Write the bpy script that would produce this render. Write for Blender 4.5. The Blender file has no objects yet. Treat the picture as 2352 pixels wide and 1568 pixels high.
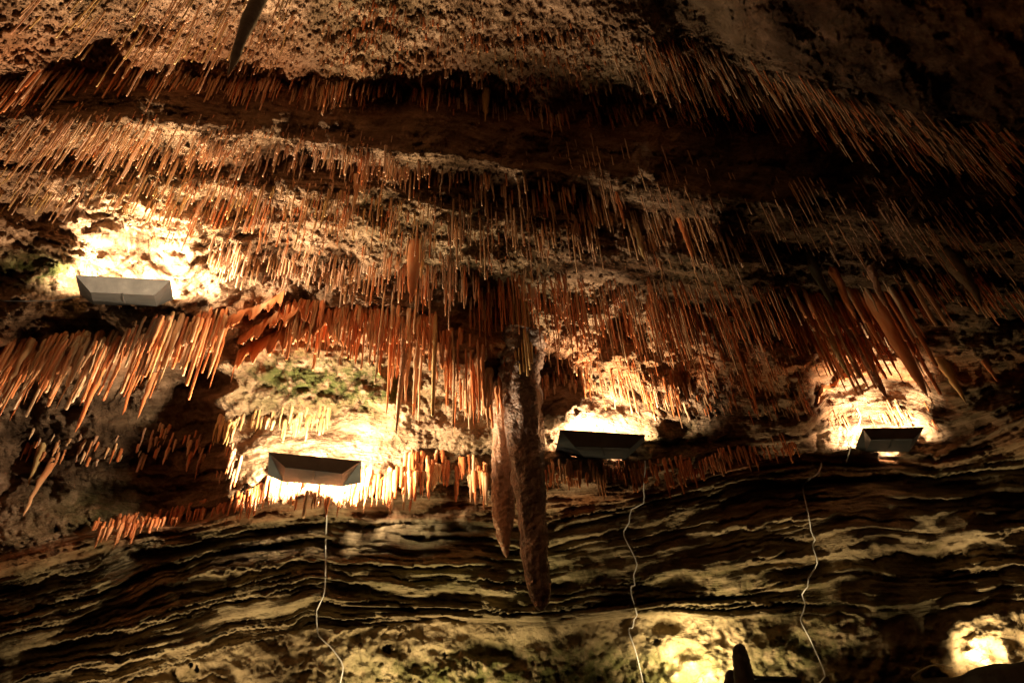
import bpy, math, random
import numpy as np
from mathutils import Matrix, Vector

# ------------------------------------------------------------------ camera
sc = bpy.context.scene
W, H, F = 2352.0, 1568.0, 1898.0          # picture frame in traced pixels, focal length in the same pixels
PITCH, ROLL = math.radians(45.9), math.radians(3.9)
cp, sp, cr, sr = math.cos(PITCH), math.sin(PITCH), math.cos(ROLL), math.sin(ROLL)
FW = np.array([0, cp, sp]); UP0 = np.array([0, -sp, cp]); X0 = np.array([1.0, 0, 0])
RT = cr*X0 - sr*UP0
UP = cr*UP0 + sr*X0
CAMZ = 1.6
cam = bpy.data.cameras.new('camera'); camo = bpy.data.objects.new('camera', cam)
sc.collection.objects.link(camo)
cam.sensor_width = 22.3; cam.lens = 22.3*F/W; cam.clip_start = 0.05; cam.clip_end = 200
camo.matrix_world = Matrix(((RT[0], UP[0], -FW[0], 0), (RT[1], UP[1], -FW[1], 0), (RT[2], UP[2], -FW[2], CAMZ), (0, 0, 0, 1)))
sc.camera = camo
# ------------------------------------------------------------------ world and exposure
wd = bpy.data.worlds.new('World'); sc.world = wd; wd.use_nodes = True
wd.node_tree.nodes['Background'].inputs[0].default_value = (0.02, 0.012, 0.006, 1)
wd.node_tree.nodes['Background'].inputs[1].default_value = 0.0
sc.view_settings.view_transform = 'Standard'; sc.view_settings.look = 'None'
sc.view_settings.exposure = 0.0; sc.view_settings.gamma = 1.0
sc.cycles.max_bounces = 4; sc.cycles.diffuse_bounces = 3; sc.cycles.glossy_bounces = 2
sc.cycles.sample_clamp_indirect = 4.0
sc.cycles.use_denoising = True
try:
    sc.cycles.denoising_prefilter = 'ACCURATE'
except Exception: pass

rng = np.random.default_rng(7); random.seed(7)

# ------------------------------------------------------------------ numeric helpers
def vnoise(x, y, seed=0):
    xi = np.floor(x).astype(np.int64); yi = np.floor(y).astype(np.int64)
    fx = x-xi; fy = y-yi
    fx = fx*fx*fx*(fx*(fx*6-15)+10); fy = fy*fy*fy*(fy*(fy*6-15)+10)
    def hsh(a, b):
        n = (a*374761393 + b*668265263 + seed*1442695041) & 0xffffffff
        n = ((n ^ (n >> 13))*1274126177) & 0xffffffff
        n = (n ^ (n >> 16)) & 0xffff
        return n/32767.5-1
    a = hsh(xi, yi); b = hsh(xi+1, yi); c = hsh(xi, yi+1); d = hsh(xi+1, yi+1)
    return (a*(1-fx)+b*fx)*(1-fy)+(c*(1-fx)+d*fx)*fy
def fbm(x, y, seed=0, octv=4, gain=0.5):
    s = 0; a = 1; t = 0
    for o in range(octv):
        s = s+a*vnoise(x*2**o+o*17.3, y*2**o+o*9.1, seed+o*31); t += a; a *= gain
    return s/t
def sstep(a, b, x):
    t = np.clip((x-a)/(b-a), 0, 1); return t*t*(3-2*t)
def proj(d):                                   # direction -> traced pixel
    z = np.maximum(d@FW, 0.05)
    return W/2+F*(d@RT)/z, H/2-F*(d@UP)/z
def ray(px, py):
    d = FW*F+RT*(px-W/2)+UP*(H/2-py)
    return d/np.linalg.norm(d)

# ------------------------------------------------------------------ bedding lines, traced top to bottom
LINES = [
 [(-800,-1200),(3200,-900)],
 [(-600,-330),(0,-260),(600,-150),(1000,-40),(1300,5),(1650,85),(1900,170),(2150,260),(2352,320),(3000,520)],
 [(-600,260),(0,190),(200,170),(430,185),(600,190),(760,212),(900,210),(1000,218),(1110,235),(1250,262),(1400,272),(1560,262),(1700,280),(1850,300),(2000,340),(2200,390),(2352,420),(3000,560)],
 [(-600,340),(0,268),(340,285),(500,300),(800,333),(950,345),(1217,385),(1350,400),(1500,420),(1700,450),(2000,500),(2352,560),(3000,680)],
 [(-600,440),(0,375),(240,365),(450,375),(620,372),(790,380),(1016,412),(1285,445),(1450,475),(1650,530),(1900,580),(2352,640),(3000,760)],
 [(-600,465),(0,398),(240,400),(400,420),(620,432),(790,445),(1000,480),(1300,535),(1500,575),(1800,612),(2100,655),(2352,665),(3000,790)],
 [(-600,770),(0,692),(180,700),(330,706),(430,690),(500,640),(560,612),(640,615),(790,650),(950,665),(1100,660),(1200,668),(1400,685),(1570,705),(1830,715),(2000,722),(2200,730),(2352,740),(3000,840)],
 [(-600,880),(0,810),(168,805),(302,775),(504,748),(640,722),(781,728),(1016,748),(1200,800),(1400,850),(1570,870),(1830,860),(2000,865),(2150,880),(2352,850),(3000,900)],
 [(-600,1080),(0,990),(200,985),(500,960),(640,955),(780,950),(1000,970),(1200,900),(1270,870),(1400,880),(1500,930),(1700,960),(1850,960),(1900,890),(2050,870),(2180,930),(2352,900),(3000,950)],
 [(-600,1400),(0,1265),(200,1215),(400,1200),(520,1180),(620,1150),(700,1140),(900,1145),(1100,1140),(1260,1120),(1500,1115),(1700,1062),(1850,1028),(2000,1042),(2150,1052),(2352,960),(3000,990)],
 [(-600,1520),(0,1345),(200,1290),(450,1225),(750,1195),(1000,1205),(1250,1218),(1400,1185),(1500,1150),(1700,1105),(1900,1065),(2150,1078),(2352,1075),(3000,1100)],
 [(-600,1600),(0,1450),(200,1390),(450,1290),(700,1262),(1000,1292),(1250,1292),(1500,1262),(1750,1210),(2000,1175),(2352,1180),(3000,1200)],
 [(-600,1700),(0,1530),(300,1465),(520,1400),(750,1370),(1000,1390),(1250,1400),(1500,1370),(1750,1350),(2000,1320),(2352,1320),(3000,1340)],
 [(-600,1850),(0,1620),(250,1570),(480,1505),(700,1450),(1000,1430),(1250,1440),(1500,1410),(1750,1420),(2000,1430),(2200,1400),(2352,1380),(3000,1400)],
 [(-600,2200),(3000,1900)],
 [(-600,4200),(3000,4200)],
]
NL = len(LINES)
def line_y(px):
    Y = np.array([np.interp(px, [p[0] for p in L], [p[1] for p in L]) for L in LINES])
    for k in range(1, NL): Y[k] = np.maximum(Y[k], Y[k-1]+8)
    return Y
def level(px, py):
    px = np.clip(px, -600, 3000)
    wob = 9*fbm(px/150, py/260, 5, 2)
    Y = line_y(px); q = py+wob
    h = np.zeros_like(px)
    for k in range(NL-1):
        m = (q >= Y[k]) & (q < Y[k+1])
        h = np.where(m, k+(q-Y[k])/(Y[k+1]-Y[k]), h)
    return np.where(q >= Y[-1], NL-1.0, h)

# ------------------------------------------------------------------ the cave shell: azimuth x elevation grid round the viewer
AZF = 62.0
az = np.concatenate([np.arange(-180, -66, 3.0), np.arange(-66, -AZF, 0.5), np.arange(-AZF, AZF, 0.115), np.arange(AZF, 66, 0.5), np.arange(66, 180.1, 3.0)])
el = np.concatenate([np.arange(-20, 15, 1.0), np.arange(15, 18, .3), np.arange(18, 70, 0.085), np.arange(70, 76, .4), np.arange(76, 89.6, 1.0), [89.9]])
azr, elr = np.radians(az), np.radians(el)
AZ, EL = np.meshgrid(azr, elr, indexing='ij')
azc = np.clip(AZ, -math.radians(64), math.radians(64))
D = np.stack([np.sin(azc)*np.cos(EL), np.cos(azc)*np.cos(EL), np.sin(EL)], -1)
PX, PY = proj(D)
zd = D@FW
front = zd > 0.2
PX = np.where(front, PX, 1176); PY = np.where(front, PY, np.where(EL < .5, 3000, -2000))
HH = level(PX, PY)
# how far each band runs under the roof (1 = level roof, 0 = upright face), left / middle / right of the picture
MT = np.array([
 [1.0, 1.0, 1.0],      # 0 smooth roof
 [1.10, 1.10, 1.05],   # 1 crusted band
 [-.12, -.12, -.05],      # 2 riser
 [1.25, 1.20, 1.0],    # 3
 [.05, .05, .05],   # 4 riser
 [0.60, .95, 1.0],    # 5
 [.30, .30, 0.6],    # 6
 [.55, .60, 0.6],    # 7
 [0.10, 0.15, 0.15],   # 8 lamp recess
 [1.0, 0.6, 0.9],      # 9
 [.16, .14, .16],    # 10
 [.18, .24, .18],    # 11
 [.24, .30, .20],   # 12
 [0.14, 0.14, 0.14],   # 13 boulder wall
 [0.0, 0.0, 0.0],
 [0.0, 0.0, 0.0]])
ki = np.clip(HH.astype(int), 0, NL-1)
t = np.clip(PX/W, 0, 1)*2
M = np.where(t < 1, MT[ki, 0]*(1-t)+MT[ki, 1]*t, MT[ki, 1]*(2-t)+MT[ki, 2]*(t-1))
# thin beds
u = AZ*(180/math.pi)
hw = HH+0.10*fbm(PX/210, PY/130, 11, 4)+.03*fbm(PX/40, PY/40, 12, 3)
def ribbons(fx, fh, K, w, seed, lean):
    n = fbm(PX/fx, hw*fh, seed, 3, .5)*K+hw*lean
    wv = w*(.55+.9*(.5+.5*vnoise(PX/(fx*.35), hw*fh*1.7, seed+9)))
    f = n-np.floor(n)
    return sstep(0, .05, f)*sstep(wv+.05, wv, f)
wall = sstep(9.6, 10.0, HH)*sstep(13.3, 12.9, HH)
roof = sstep(7.2, 6.5, HH)
band5 = sstep(4.9, 5.15, HH)*sstep(6.05, 5.9, HH)
rec = sstep(7.8, 8.1, HH)*sstep(10.1, 9.7, HH)
U1 = ribbons(560, 2.2, 2.6, .20, 21, 3.0); U2 = ribbons(360, 4.5, 3.4, .15, 25, 6.5); U3 = ribbons(210, 9, 4.0, .17, 29, 12)
pres = sstep(-.25, .25, fbm(PX/300, hw*2.5, 33, 3))
UU = np.maximum(np.maximum(U1, U2*(.35+.65*pres)), U3*pres*.8)
amp = .15*band5+.15*roof*(1-band5)
MD = UU*amp
M = np.where(EL < math.radians(14), 0, M)
M = np.where(EL > math.radians(72), 1.0, M)
R0 = 5.8*np.clip(1/np.cos(np.clip(azr, -1.15, 1.15)), 1, 2.4)**0.55
R0 = np.where(np.abs(azr) > 1.4, R0*.9, R0)
e = elr
# integrate upward; keep the band table exact but pull the fine part back to zero drift
g = 1/(np.sin(np.clip(EL, .2, 1.5697))*np.cos(np.clip(EL, .2, 1.5697)))
de = np.diff(e, prepend=e[0])[None, :]
lipL = sstep(560, 430, PX)
M = M-lipL*.5*sstep(6.0, 5.985, HH)*sstep(5.84, 5.86, HH)
M = np.clip(M, -6, 3)
lnr = np.log(R0)[:, None]-np.cumsum(M*g*de, axis=1)
f0, f1 = np.searchsorted(az, -AZF), np.searchsorted(az, AZF)
def smooth_az(A, w):
    B = A[f0:f1]; h_ = w//2; P = np.pad(B, ((h_+1, h_), (0, 0)), mode='edge'); C = np.cumsum(P, axis=0)
    out = A.copy(); out[f0:f1] = (C[w:]-C[:-w])/w
    return out
lnr = smooth_az(smooth_az(lnr, 9), 7)
j0, j1 = np.searchsorted(el, 18.0), np.searchsorted(el, 70.0)
def highpass(A, win):                          # take away the moving mean along elevation
    n = int(win/.085)|1; h_ = n//2
    B = A[:, j0:j1]; P = np.pad(B, ((0, 0), (h_+1, h_)), mode='edge'); C = np.cumsum(P, axis=1)
    out = np.zeros_like(A); out[:, j0:j1] = B-(C[:, n:]-C[:, :-n])/n
    return out
ID = -np.cumsum(MD*g*de, axis=1)
edge = sstep(19, 20.5, np.degrees(EL))*sstep(70, 67, np.degrees(EL))
lnr = lnr+highpass(ID, 3.5)*edge
# lips: each bed edge stands a little proud of the face under it
disp = np.zeros_like(lnr)
nA = fbm(PX/26, PY/26, 41, 4, .6); nB = fbm(PX/10, PY/10, 45, 3, .75); nC = fbm(PX/180, PY/120, 49, 3)
ridg = 1-np.abs(fbm(PX/50, PY/40, 52, 3))*2
crust = sstep(2.2, 1.9, HH)*sstep(.9, 1.15, HH)+.6*sstep(2.9, 3.1, HH)*sstep(6.2, 5.9, HH)*(1-.85*sstep(4.9, 5.1, HH)*sstep(750, 450, PX))
disp += .05*nC*(1-.45*wall)
disp += .010*nA*(1-.1*crust-.9*wall-.85*rec-.9*band5*sstep(1100, 500, PX))+.0035*nB*(1+3.2*crust-.7*wall)
disp += .008*ridg*(1-.8*wall-.6*rec)
# bedding: layers of uneven reach, each edge with its own run of bulges and breaks
hs = HH+.34*fbm(PX/380, PY/210, 14, 3)+.07*fbm(PX/90, PY/70, 15, 3)
def strata(f, fx, w, rag, seed):
    s_ = hs*f+.5*fbm(PX/500, hs*f*.4, seed+3, 2)+rag*fbm(PX/30, hs*f, seed+4, 3, .6)
    k = np.floor(s_); fr = s_-k
    def P(kk): return vnoise(PX/fx+kk*7.31, kk*3.7+.5, seed)+.6*vnoise(PX/(fx*.3)+kk*5.1, kk*2.3+.5, seed+1)
    q = sstep(0, w, fr)
    return P(k-1)*(1-q)+P(k)*q, fr
sa, fa_ = strata(1.9, 300, .16, .16, 91); sb, fb_ = strata(4.3, 190, .18, .30, 94); sc_, fc_ = strata(11, 110, .22, .42, 97)
lay = wall+.55*rec*(1-sstep(560, 700, PX)*sstep(1100, 1000, PX)*.7)+.8*band5*sstep(1100, 500, PX)+.25*roof
mod = .15+1.9*sstep(-.35, .45, fbm(PX/300, hs*1.9, 103, 3)); mod2 = 1.7*sstep(-.25, .4, fbm(PX/180, hs*4.1, 107, 3))
disp -= lay*(.010*sa+.0065*sb*(.3+.7*mod2)+.0032*sc_*(.3+.5*mod))
disp -= lay*(.013*mod*(fa_-.5)+.006*mod2*(fb_-.5)+.0025*mod*(fc_-.5))
disp += .095*sstep(530, 470, PX+30*fbm(PY/40, PX*0, 109, 3))*sstep(7.1, 7.45, HH)*sstep(9.25, 8.95, HH)*sstep(-500, -100, PX)
low = sstep(13.0, 13.3, HH)
disp += low*(.010*fbm(PX/150-PY/260, PY/110, 61, 3, .5)+.003*fbm(PX/26, PY/20, 62, 4, .6))
fade = (sstep(-64, -58, u)*sstep(64, 58, u))*sstep(12, 18, np.degrees(EL))*sstep(73, 69, np.degrees(EL))
disp *= (.25+.75*fade)
lnr = lnr+disp
# close over the pole
RR = np.exp(lnr); ZZ = RR*np.tan(EL)
i76 = np.searchsorted(el, 74)
zt = ZZ[:, i76]; zm = np.median(zt[(np.abs(az) < 60)])
tz = sstep(74, 88, np.degrees(EL))
ZZ = np.where(EL > math.radians(74), zt[:, None]*(1-tz)+zm*tz, ZZ)
ZZ = np.where(EL > math.radians(15), np.maximum(ZZ, .5), ZZ)
RR = np.where(EL > math.radians(60), ZZ/np.tan(EL), RR)
VX, VY, VZ = RR*np.sin(AZ), RR*np.cos(AZ), ZZ+CAMZ
for _a in (-50,-25,0,25,50): _i=int(np.searchsorted(az,_a)); print("COL",_a,[(round(float(el[j])), round(float(RR[_i, j]), 2), round(float(ZZ[_i, j]), 2)) for j in range(0, len(el), 60)])

def surf(px, py):
    """point of the rock seen at a traced pixel"""
    d = ray(px, py)
    a = math.degrees(math.atan2(d[0], d[1])); b = math.degrees(math.asin(d[2]))
    i = np.clip(np.searchsorted(az, a)-1, 0, len(az)-2); j = np.clip(np.searchsorted(el, b)-1, 0, len(el)-2)
    fa = (a-az[i])/(az[i+1]-az[i]); fb = (b-el[j])/(el[j+1]-el[j])
    def lerp(A): return (A[i, j]*(1-fa)+A[i+1, j]*fa)*(1-fb)+(A[i, j+1]*(1-fa)+A[i+1, j+1]*fa)*fb
    return np.array([lerp(VX), lerp(VY), lerp(VZ)])
CAM = np.array([0, 0, CAMZ])
def at(px, py, dist):
    return CAM+ray(px, py)*dist
def dist_at(px, py): return float(np.linalg.norm(surf(px, py)-CAM))

# ------------------------------------------------------------------ materials
def mat(name):
    m = bpy.data.materials.new(name); m.use_nodes = True
    return m, m.node_tree, m.node_tree.nodes['Principled BSDF']
def nd(nt, typ, **kw):
    n = nt.nodes.new(typ)
    for k, v in kw.items():
        if k.startswith('i_'):
            key = k[2:]; key = int(key) if key.isdigit() else key
            n.inputs[key].default_value = v
        else: setattr(n, k, v)
    return n
def ramp(nt, fac, stops):
    r = nt.nodes.new('ShaderNodeValToRGB'); nt.links.new(fac, r.inputs[0])
    el_ = r.color_ramp.elements
    while len(el_) < len(stops): el_.new(.5)
    for e_, (p, c) in zip(el_, stops):
        e_.position = p; e_.color = (*c, 1) if len(c) == 3 else c
    return r
def mix(nt, fac, a, b, mode='MIX'):
    m = nt.nodes.new('ShaderNodeMix'); m.data_type = 'RGBA'; m.blend_type = mode
    for s, v in ((m.inputs[0], fac), (m.inputs[6], a), (m.inputs[7], b)):
        if isinstance(v, (int, float)): s.default_value = v
        elif isinstance(v, tuple): s.default_value = (*v, 1)
        else: nt.links.new(v, s)
    return m.outputs[2]
def rock_material(name, stops, green, rust, bump=.035):
    m, nt, b = mat(name); L = nt.links.new
    geo = nd(nt, 'ShaderNodeNewGeometry')
    at_ = nd(nt, 'ShaderNodeAttribute', attribute_name='bed')
    fine = nd(nt, 'ShaderNodeTexNoise', i_Scale=5.0, i_Detail=8.0, i_Roughness=.65); L(geo.outputs[0], fine.inputs[0])
    big = nd(nt, 'ShaderNodeTexNoise', i_Scale=.9, i_Detail=3.0); L(geo.outputs[0], big.inputs[0])
    lay = nd(nt, 'ShaderNodeTexNoise', i_Scale=1.0, i_Detail=6.0, i_Roughness=.6); L(at_.outputs[1], lay.inputs[0])
    add = nd(nt, 'ShaderNodeMath', operation='ADD'); L(fine.outputs[0], add.inputs[0]); L(lay.outputs[0], add.inputs[1])
    half = nd(nt, 'ShaderNodeMath', operation='MULTIPLY', i_1=.5); L(add.outputs[0], half.inputs[0])
    c = ramp(nt, half.outputs[0], stops).outputs[0]
    gm = ramp(nt, big.outputs[0], [(.50, (0, 0, 0)), (.66, (1, 1, 1))]).outputs[0]
    gf = nd(nt, 'ShaderNodeMath', operation='MULTIPLY', i_1=green[1]); L(gm, gf.inputs[0])
    c = mix(nt, gf.outputs[0], c, green[0])
    ra = nd(nt, 'ShaderNodeAttribute', attribute_name='rust')
    c = mix(nt, ra.outputs[2], c, rust)
    mo = nd(nt, 'ShaderNodeAttribute', attribute_name='moss')
    mn = nd(nt, 'ShaderNodeTexNoise', i_Scale=9.0, i_Detail=6.0, i_Roughness=.7); L(geo.outputs[0], mn.inputs[0])
    mr = ramp(nt, mn.outputs[0], [(.36, (0, 0, 0)), (.55, (1, 1, 1))]).outputs[0]
    mm = nd(nt, 'ShaderNodeMath', operation='MULTIPLY'); L(mo.outputs[2], mm.inputs[0]); L(mr, mm.inputs[1])
    c = mix(nt, mm.outputs[0], c, (.065, .068, .018))
    brown_shade = nd(nt, 'ShaderNodeAttribute', attribute_name='brown')
    c = mix(nt, brown_shade.outputs[2], c, (.048, .026, .014))  # brown rock tone and painted shade share this mask
    vor = nd(nt, 'ShaderNodeTexVoronoi', i_Scale=26.0); L(geo.outputs[0], vor.inputs[0])
    L(c, b.inputs['Base Color'])
    b.inputs['Roughness'].default_value = .75
    b.inputs['Specular IOR Level'].default_value = .12
    n1 = nd(nt, 'ShaderNodeTexNoise', i_Scale=14.0, i_Detail=10.0, i_Roughness=.7); L(geo.outputs[0], n1.inputs[0])
    l2 = nd(nt, 'ShaderNodeTexNoise', i_Scale=3.0, i_Detail=8.0, i_Roughness=.65); L(at_.outputs[1], l2.inputs[0])
    s1 = nd(nt, 'ShaderNodeMath', operation='MULTIPLY_ADD', i_1=1.2); L(l2.outputs[0], s1.inputs[0]); L(n1.outputs[0], s1.inputs[2])
    s2 = nd(nt, 'ShaderNodeMath', operation='MULTIPLY_ADD', i_1=.35); s2.inputs[1].default_value = -.45; L(vor.outputs[0], s2.inputs[0]); L(s1.outputs[0], s2.inputs[2])
    bp = nd(nt, 'ShaderNodeBump', i_Strength=1.0, i_Distance=bump); L(s2.outputs[0], bp.inputs['Height'])
    L(bp.outputs[0], b.inputs['Normal'])
    return m
ROOF = rock_material('limestone roof', [(.36, (.09, .05, .028)), (.46, (.22, .125, .07)), (.54, (.38, .235, .145)), (.66, (.54, .36, .24)), (.8, (.38, .23, .14))], ((.20, .19, .09), .25), (.52, .20, .08), .05)
WALL = rock_material('bedded limestone wall', [(.34, (.11, .08, .035)), (.46, (.23, .16, .09)), (.55, (.34, .25, .145)), (.68, (.44, .33, .20)), (.8, (.34, .26, .15))], ((.17, .155, .07), .4), (.40, .18, .09), .026)

def calcite(name, c1, c2, c3, rough=.32, bump=.006, sc_=30.0):
    m, nt, b = mat(name); L = nt.links.new
    geo = nd(nt, 'ShaderNodeNewGeometry')
    mp = nd(nt, 'ShaderNodeMapping'); mp.inputs['Scale'].default_value = (1, 1, .25); L(geo.outputs[0], mp.inputs[0])
    n = nd(nt, 'ShaderNodeTexNoise', i_Scale=6.0, i_Detail=6.0, i_Roughness=.65); L(mp.outputs[0], n.inputs[0])
    c = ramp(nt, n.outputs[0], [(.34, c1), (.5, c2), (.68, c3)]).outputs[0]
    L(c, b.inputs['Base Color']); b.inputs['Roughness'].default_value = rough
    b.inputs['Specular IOR Level'].default_value = .5
    n2 = nd(nt, 'ShaderNodeTexNoise', i_Scale=sc_, i_Detail=5.0); L(geo.outputs[0], n2.inputs[0])
    bp = nd(nt, 'ShaderNodeBump', i_Strength=.8, i_Distance=bump); L(n2.outputs[0], bp.inputs['Height']); L(bp.outputs[0], b.inputs['Normal'])
    return m
CAL_TAN = calcite('tan calcite', (.38, .18, .08), (.60, .36, .19), (.70, .52, .35))
CAL_ORA = calcite('orange calcite', (.38, .09, .025), (.58, .19, .065), (.63, .34, .17))
CAL_ROS = calcite('rosy calcite', (.36, .17, .10), (.58, .34, .21), (.68, .50, .37))
CAL_COL = calcite('dark column calcite', (.07, .038, .026), (.17, .10, .068), (.34, .23, .165), .4, .06, 26.0)
CAL_YEL = calcite('ochre calcite', (.40, .24, .08), (.55, .36, .15), (.60, .45, .24))
CAL_BRN = calcite('brown knobbly calcite', (.20, .09, .045), (.44, .24, .14), (.58, .40, .28), .42, .05, 22.0)
BLACKROCK = calcite('silhouette black rock', (.012, .010, .008), (.025, .02, .015), (.05, .04, .03), .7, .02, 16.0)  # black of a backlit silhouette put into the rock colour
CAL_DRK = calcite('mossy and shade-dark calcite', (.045, .032, .018), (.08, .06, .03), (.12, .09, .05), .5, .02, 16.0)  # moss tone, also darkened so the near spikes look unlit

def np_mesh(name, V, Fq, material, smooth=True, attrs=None):
    me = bpy.data.meshes.new(name)
    V = np.asarray(V, np.float32); Fq = np.asarray(Fq, np.int32); n = Fq.shape[1]
    me.vertices.add(len(V)); me.vertices.foreach_set('co', V.ravel())
    me.loops.add(Fq.size); me.loops.foreach_set('vertex_index', Fq.ravel())
    me.polygons.add(len(Fq)); me.polygons.foreach_set('loop_start', np.arange(0, Fq.size, n, dtype=np.int32))
    me.update(calc_edges=True)
    me.polygons.foreach_set('use_smooth', np.full(len(Fq), smooth))
    for k, a in (attrs or {}).items():
        if a.ndim == 2:
            at_ = me.attributes.new(k, 'FLOAT_VECTOR', 'POINT'); at_.data.foreach_set('vector', a.astype(np.float32).ravel())
        else:
            at_ = me.attributes.new(k, 'FLOAT', 'POINT'); at_.data.foreach_set('value', a.astype(np.float32))
    me.materials.append(material); me.validate()
    return me
def link(name, me, parent=None):
    o = bpy.data.objects.new(name, me); sc.collection.objects.link(o)
    if parent: o.parent = parent
    return o
def tag(o, label=None, cat=None, group=None, kind=None):
    for k, v in (('label', label), ('category', cat), ('group', group), ('kind', kind)):
        if v: o[k] = v
    return o

def blob(cx, cy, rx, ry, p=1.0):
    return np.exp(-(((PX-cx)/rx)**2+((PY-cy)/ry)**2)**p)
moss = (blob(90, 620, 130, 45)*1.2+blob(690, 870, 150, 75)*1.2+blob(880, 900, 90, 60)+blob(230, 1160, 110, 60)*.8+blob(1560, 1020, 90, 60)*.9
        + .5*blob(1900, 1400, 400, 70)+.5*blob(1300, 1330, 600, 60)+blob(1150, 150, 60, 40)*.4+blob(840, 470, 60, 30)*.5+.9*blob(1250, 1550, 500, 80, 2)+.5*blob(1900, 1520, 200, 60)+.4*blob(1850, 1480, 120, 50))
rust = (.9*sstep(6.35, 7.0, HH)*sstep(7.5, 7.1, HH)+.7*sstep(9.0, 9.3, HH)*sstep(9.9, 9.7, HH)
        + .45*sstep(1.5, 2.0, HH)*sstep(2.6, 2.1, HH)+.35*sstep(3.6, 4.0, HH)*sstep(4.4, 4.1, HH))
brown = np.clip(.85*sstep(1.15, .85, HH)+.95*blob(190, 1000, 330, 150, 2)+.6*blob(150, 745, 330, 45, 2)+.5*blob(1650, 1000, 130, 50)+.55*sstep(1650, 1900, PX)*sstep(6.5, 6, HH)+.35*sstep(2.1, 2.3, HH)*sstep(3.2, 2.9, HH), 0, .95)  # brown rock, plus shade painted on left wall, dim roof, riser and under-trough band
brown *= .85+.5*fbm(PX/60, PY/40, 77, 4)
rust = np.clip(rust*(.6+.8*fbm(PX/70, PY/40, 71, 3))+blob(1880, 960, 60, 60)*.3, 0, .9)
BED = np.stack([PX/170, hw*9, 0*PX], -1)
na, ne = len(az), len(el)
idx = np.arange(na*ne).reshape(na, ne)
Q = np.stack([idx[:-1, :-1], idx[:-1, 1:], idx[1:, 1:], idx[1:, :-1]], -1)
isroof = (HH[:-1, :-1] < 9.5)
Vall = np.stack([VX, VY, VZ], -1).reshape(-1, 3)
for nm, sel, mt in (('cave_ceiling', isroof, ROOF), ('cave_wall', ~isroof, WALL)):
    q = Q[sel].reshape(-1, 4)
    us, inv = np.unique(q, return_inverse=True); inv = inv.reshape(q.shape)
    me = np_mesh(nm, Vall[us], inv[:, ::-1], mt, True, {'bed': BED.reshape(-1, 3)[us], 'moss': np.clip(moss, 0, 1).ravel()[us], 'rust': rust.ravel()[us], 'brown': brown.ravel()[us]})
    tag(link(nm, me), kind='structure')
# floor
fx, fy = np.meshgrid(np.linspace(-12, 12, 60), np.linspace(-9, 9, 60), indexing='ij')
fz = .12*fbm(fx*.8, fy*.8, 81, 4)
fi = np.arange(3600).reshape(60, 60)
fq = np.stack([fi[:-1, :-1], fi[1:, :-1], fi[1:, 1:], fi[:-1, 1:]], -1).reshape(-1, 4)
fv = np.stack([fx, fy, fz], -1).reshape(-1, 3)
tag(link('cave_floor', np_mesh('cave_floor', fv, fq, WALL, True, {'bed': fv*2, 'moss': fz.ravel()*0, 'rust': fz.ravel()*0, 'brown': fz.ravel()*0})), kind='structure')

# ------------------------------------------------------------------ lamps
WARM = (1.0, .80, .52)
def lamp(name, p, power, radius=.06, col=WARM, spot=None, target=None, blend=.6):
    l = bpy.data.lights.new(name, 'SPOT' if spot else 'POINT'); l.energy = power; l.color = col; l.shadow_soft_size = radius
    o = bpy.data.objects.new(name, l); sc.collection.objects.link(o); o.location = p
    if spot:
        l.spot_size = math.radians(spot); l.spot_blend = blend
        o.rotation_euler = (Vector(target)-Vector(p)).to_track_quat('-Z', 'Y').to_euler()
    return o
def lamp_at(name, px, py, off, power, **kw):
    d = dist_at(px, py)-off
    return lamp(name, tuple(at(px, py, d)), power, **kw)

# ------------------------------------------------------------------ metal troughs with the lamps in them
def trough_material():
    m, nt, b = mat('dull galvanised steel'); L = nt.links.new
    geo = nd(nt, 'ShaderNodeNewGeometry')
    n = nd(nt, 'ShaderNodeTexNoise', i_Scale=11.0, i_Detail=6.0, i_Roughness=.6); L(geo.outputs[0], n.inputs[0])
    c = ramp(nt, n.outputs[0], [(.35, (.018, .018, .017)), (.6, (.034, .033, .031)), (.75, (.055, .053, .05))]).outputs[0]
    L(c, b.inputs['Base Color']); b.inputs['Metallic'].default_value = .35; b.inputs['Roughness'].default_value = .55
    bp = nd(nt, 'ShaderNodeBump', i_Strength=.3, i_Distance=.01); L(n.outputs[0], bp.inputs['Height']); L(bp.outputs[0], b.inputs['Normal'])
    return m
STEEL = trough_material()
def simple(name, col, rough=.5, em=None):
    m, nt, b = mat(name); b.inputs['Base Color'].default_value = (*col, 1); b.inputs['Roughness'].default_value = rough
    n = nd(nt, 'ShaderNodeTexNoise', i_Scale=40.0); bp = nd(nt, 'ShaderNodeBump', i_Strength=.2, i_Distance=.005)
    nt.links.new(n.outputs[0], bp.inputs['Height']); nt.links.new(bp.outputs[0], b.inputs['Normal'])
    if em: b.inputs['Emission Color'].default_value = (*em[0], 1); b.inputs['Emission Strength'].default_value = em[1]
    return m
BULB = simple('glowing bulb', (.9, .85, .7), .3, ((1, .85, .6), 8))
CABLE = simple('off white cable sheath', (.50, .46, .42), .45)
DARKCABLE = simple('black cable sheath', (.02, .02, .02), .5)
BLACKBOX = simple('silhouette black metal', (.02, .018, .016), .5)  # housing's silhouette darkness set as its base colour

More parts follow.
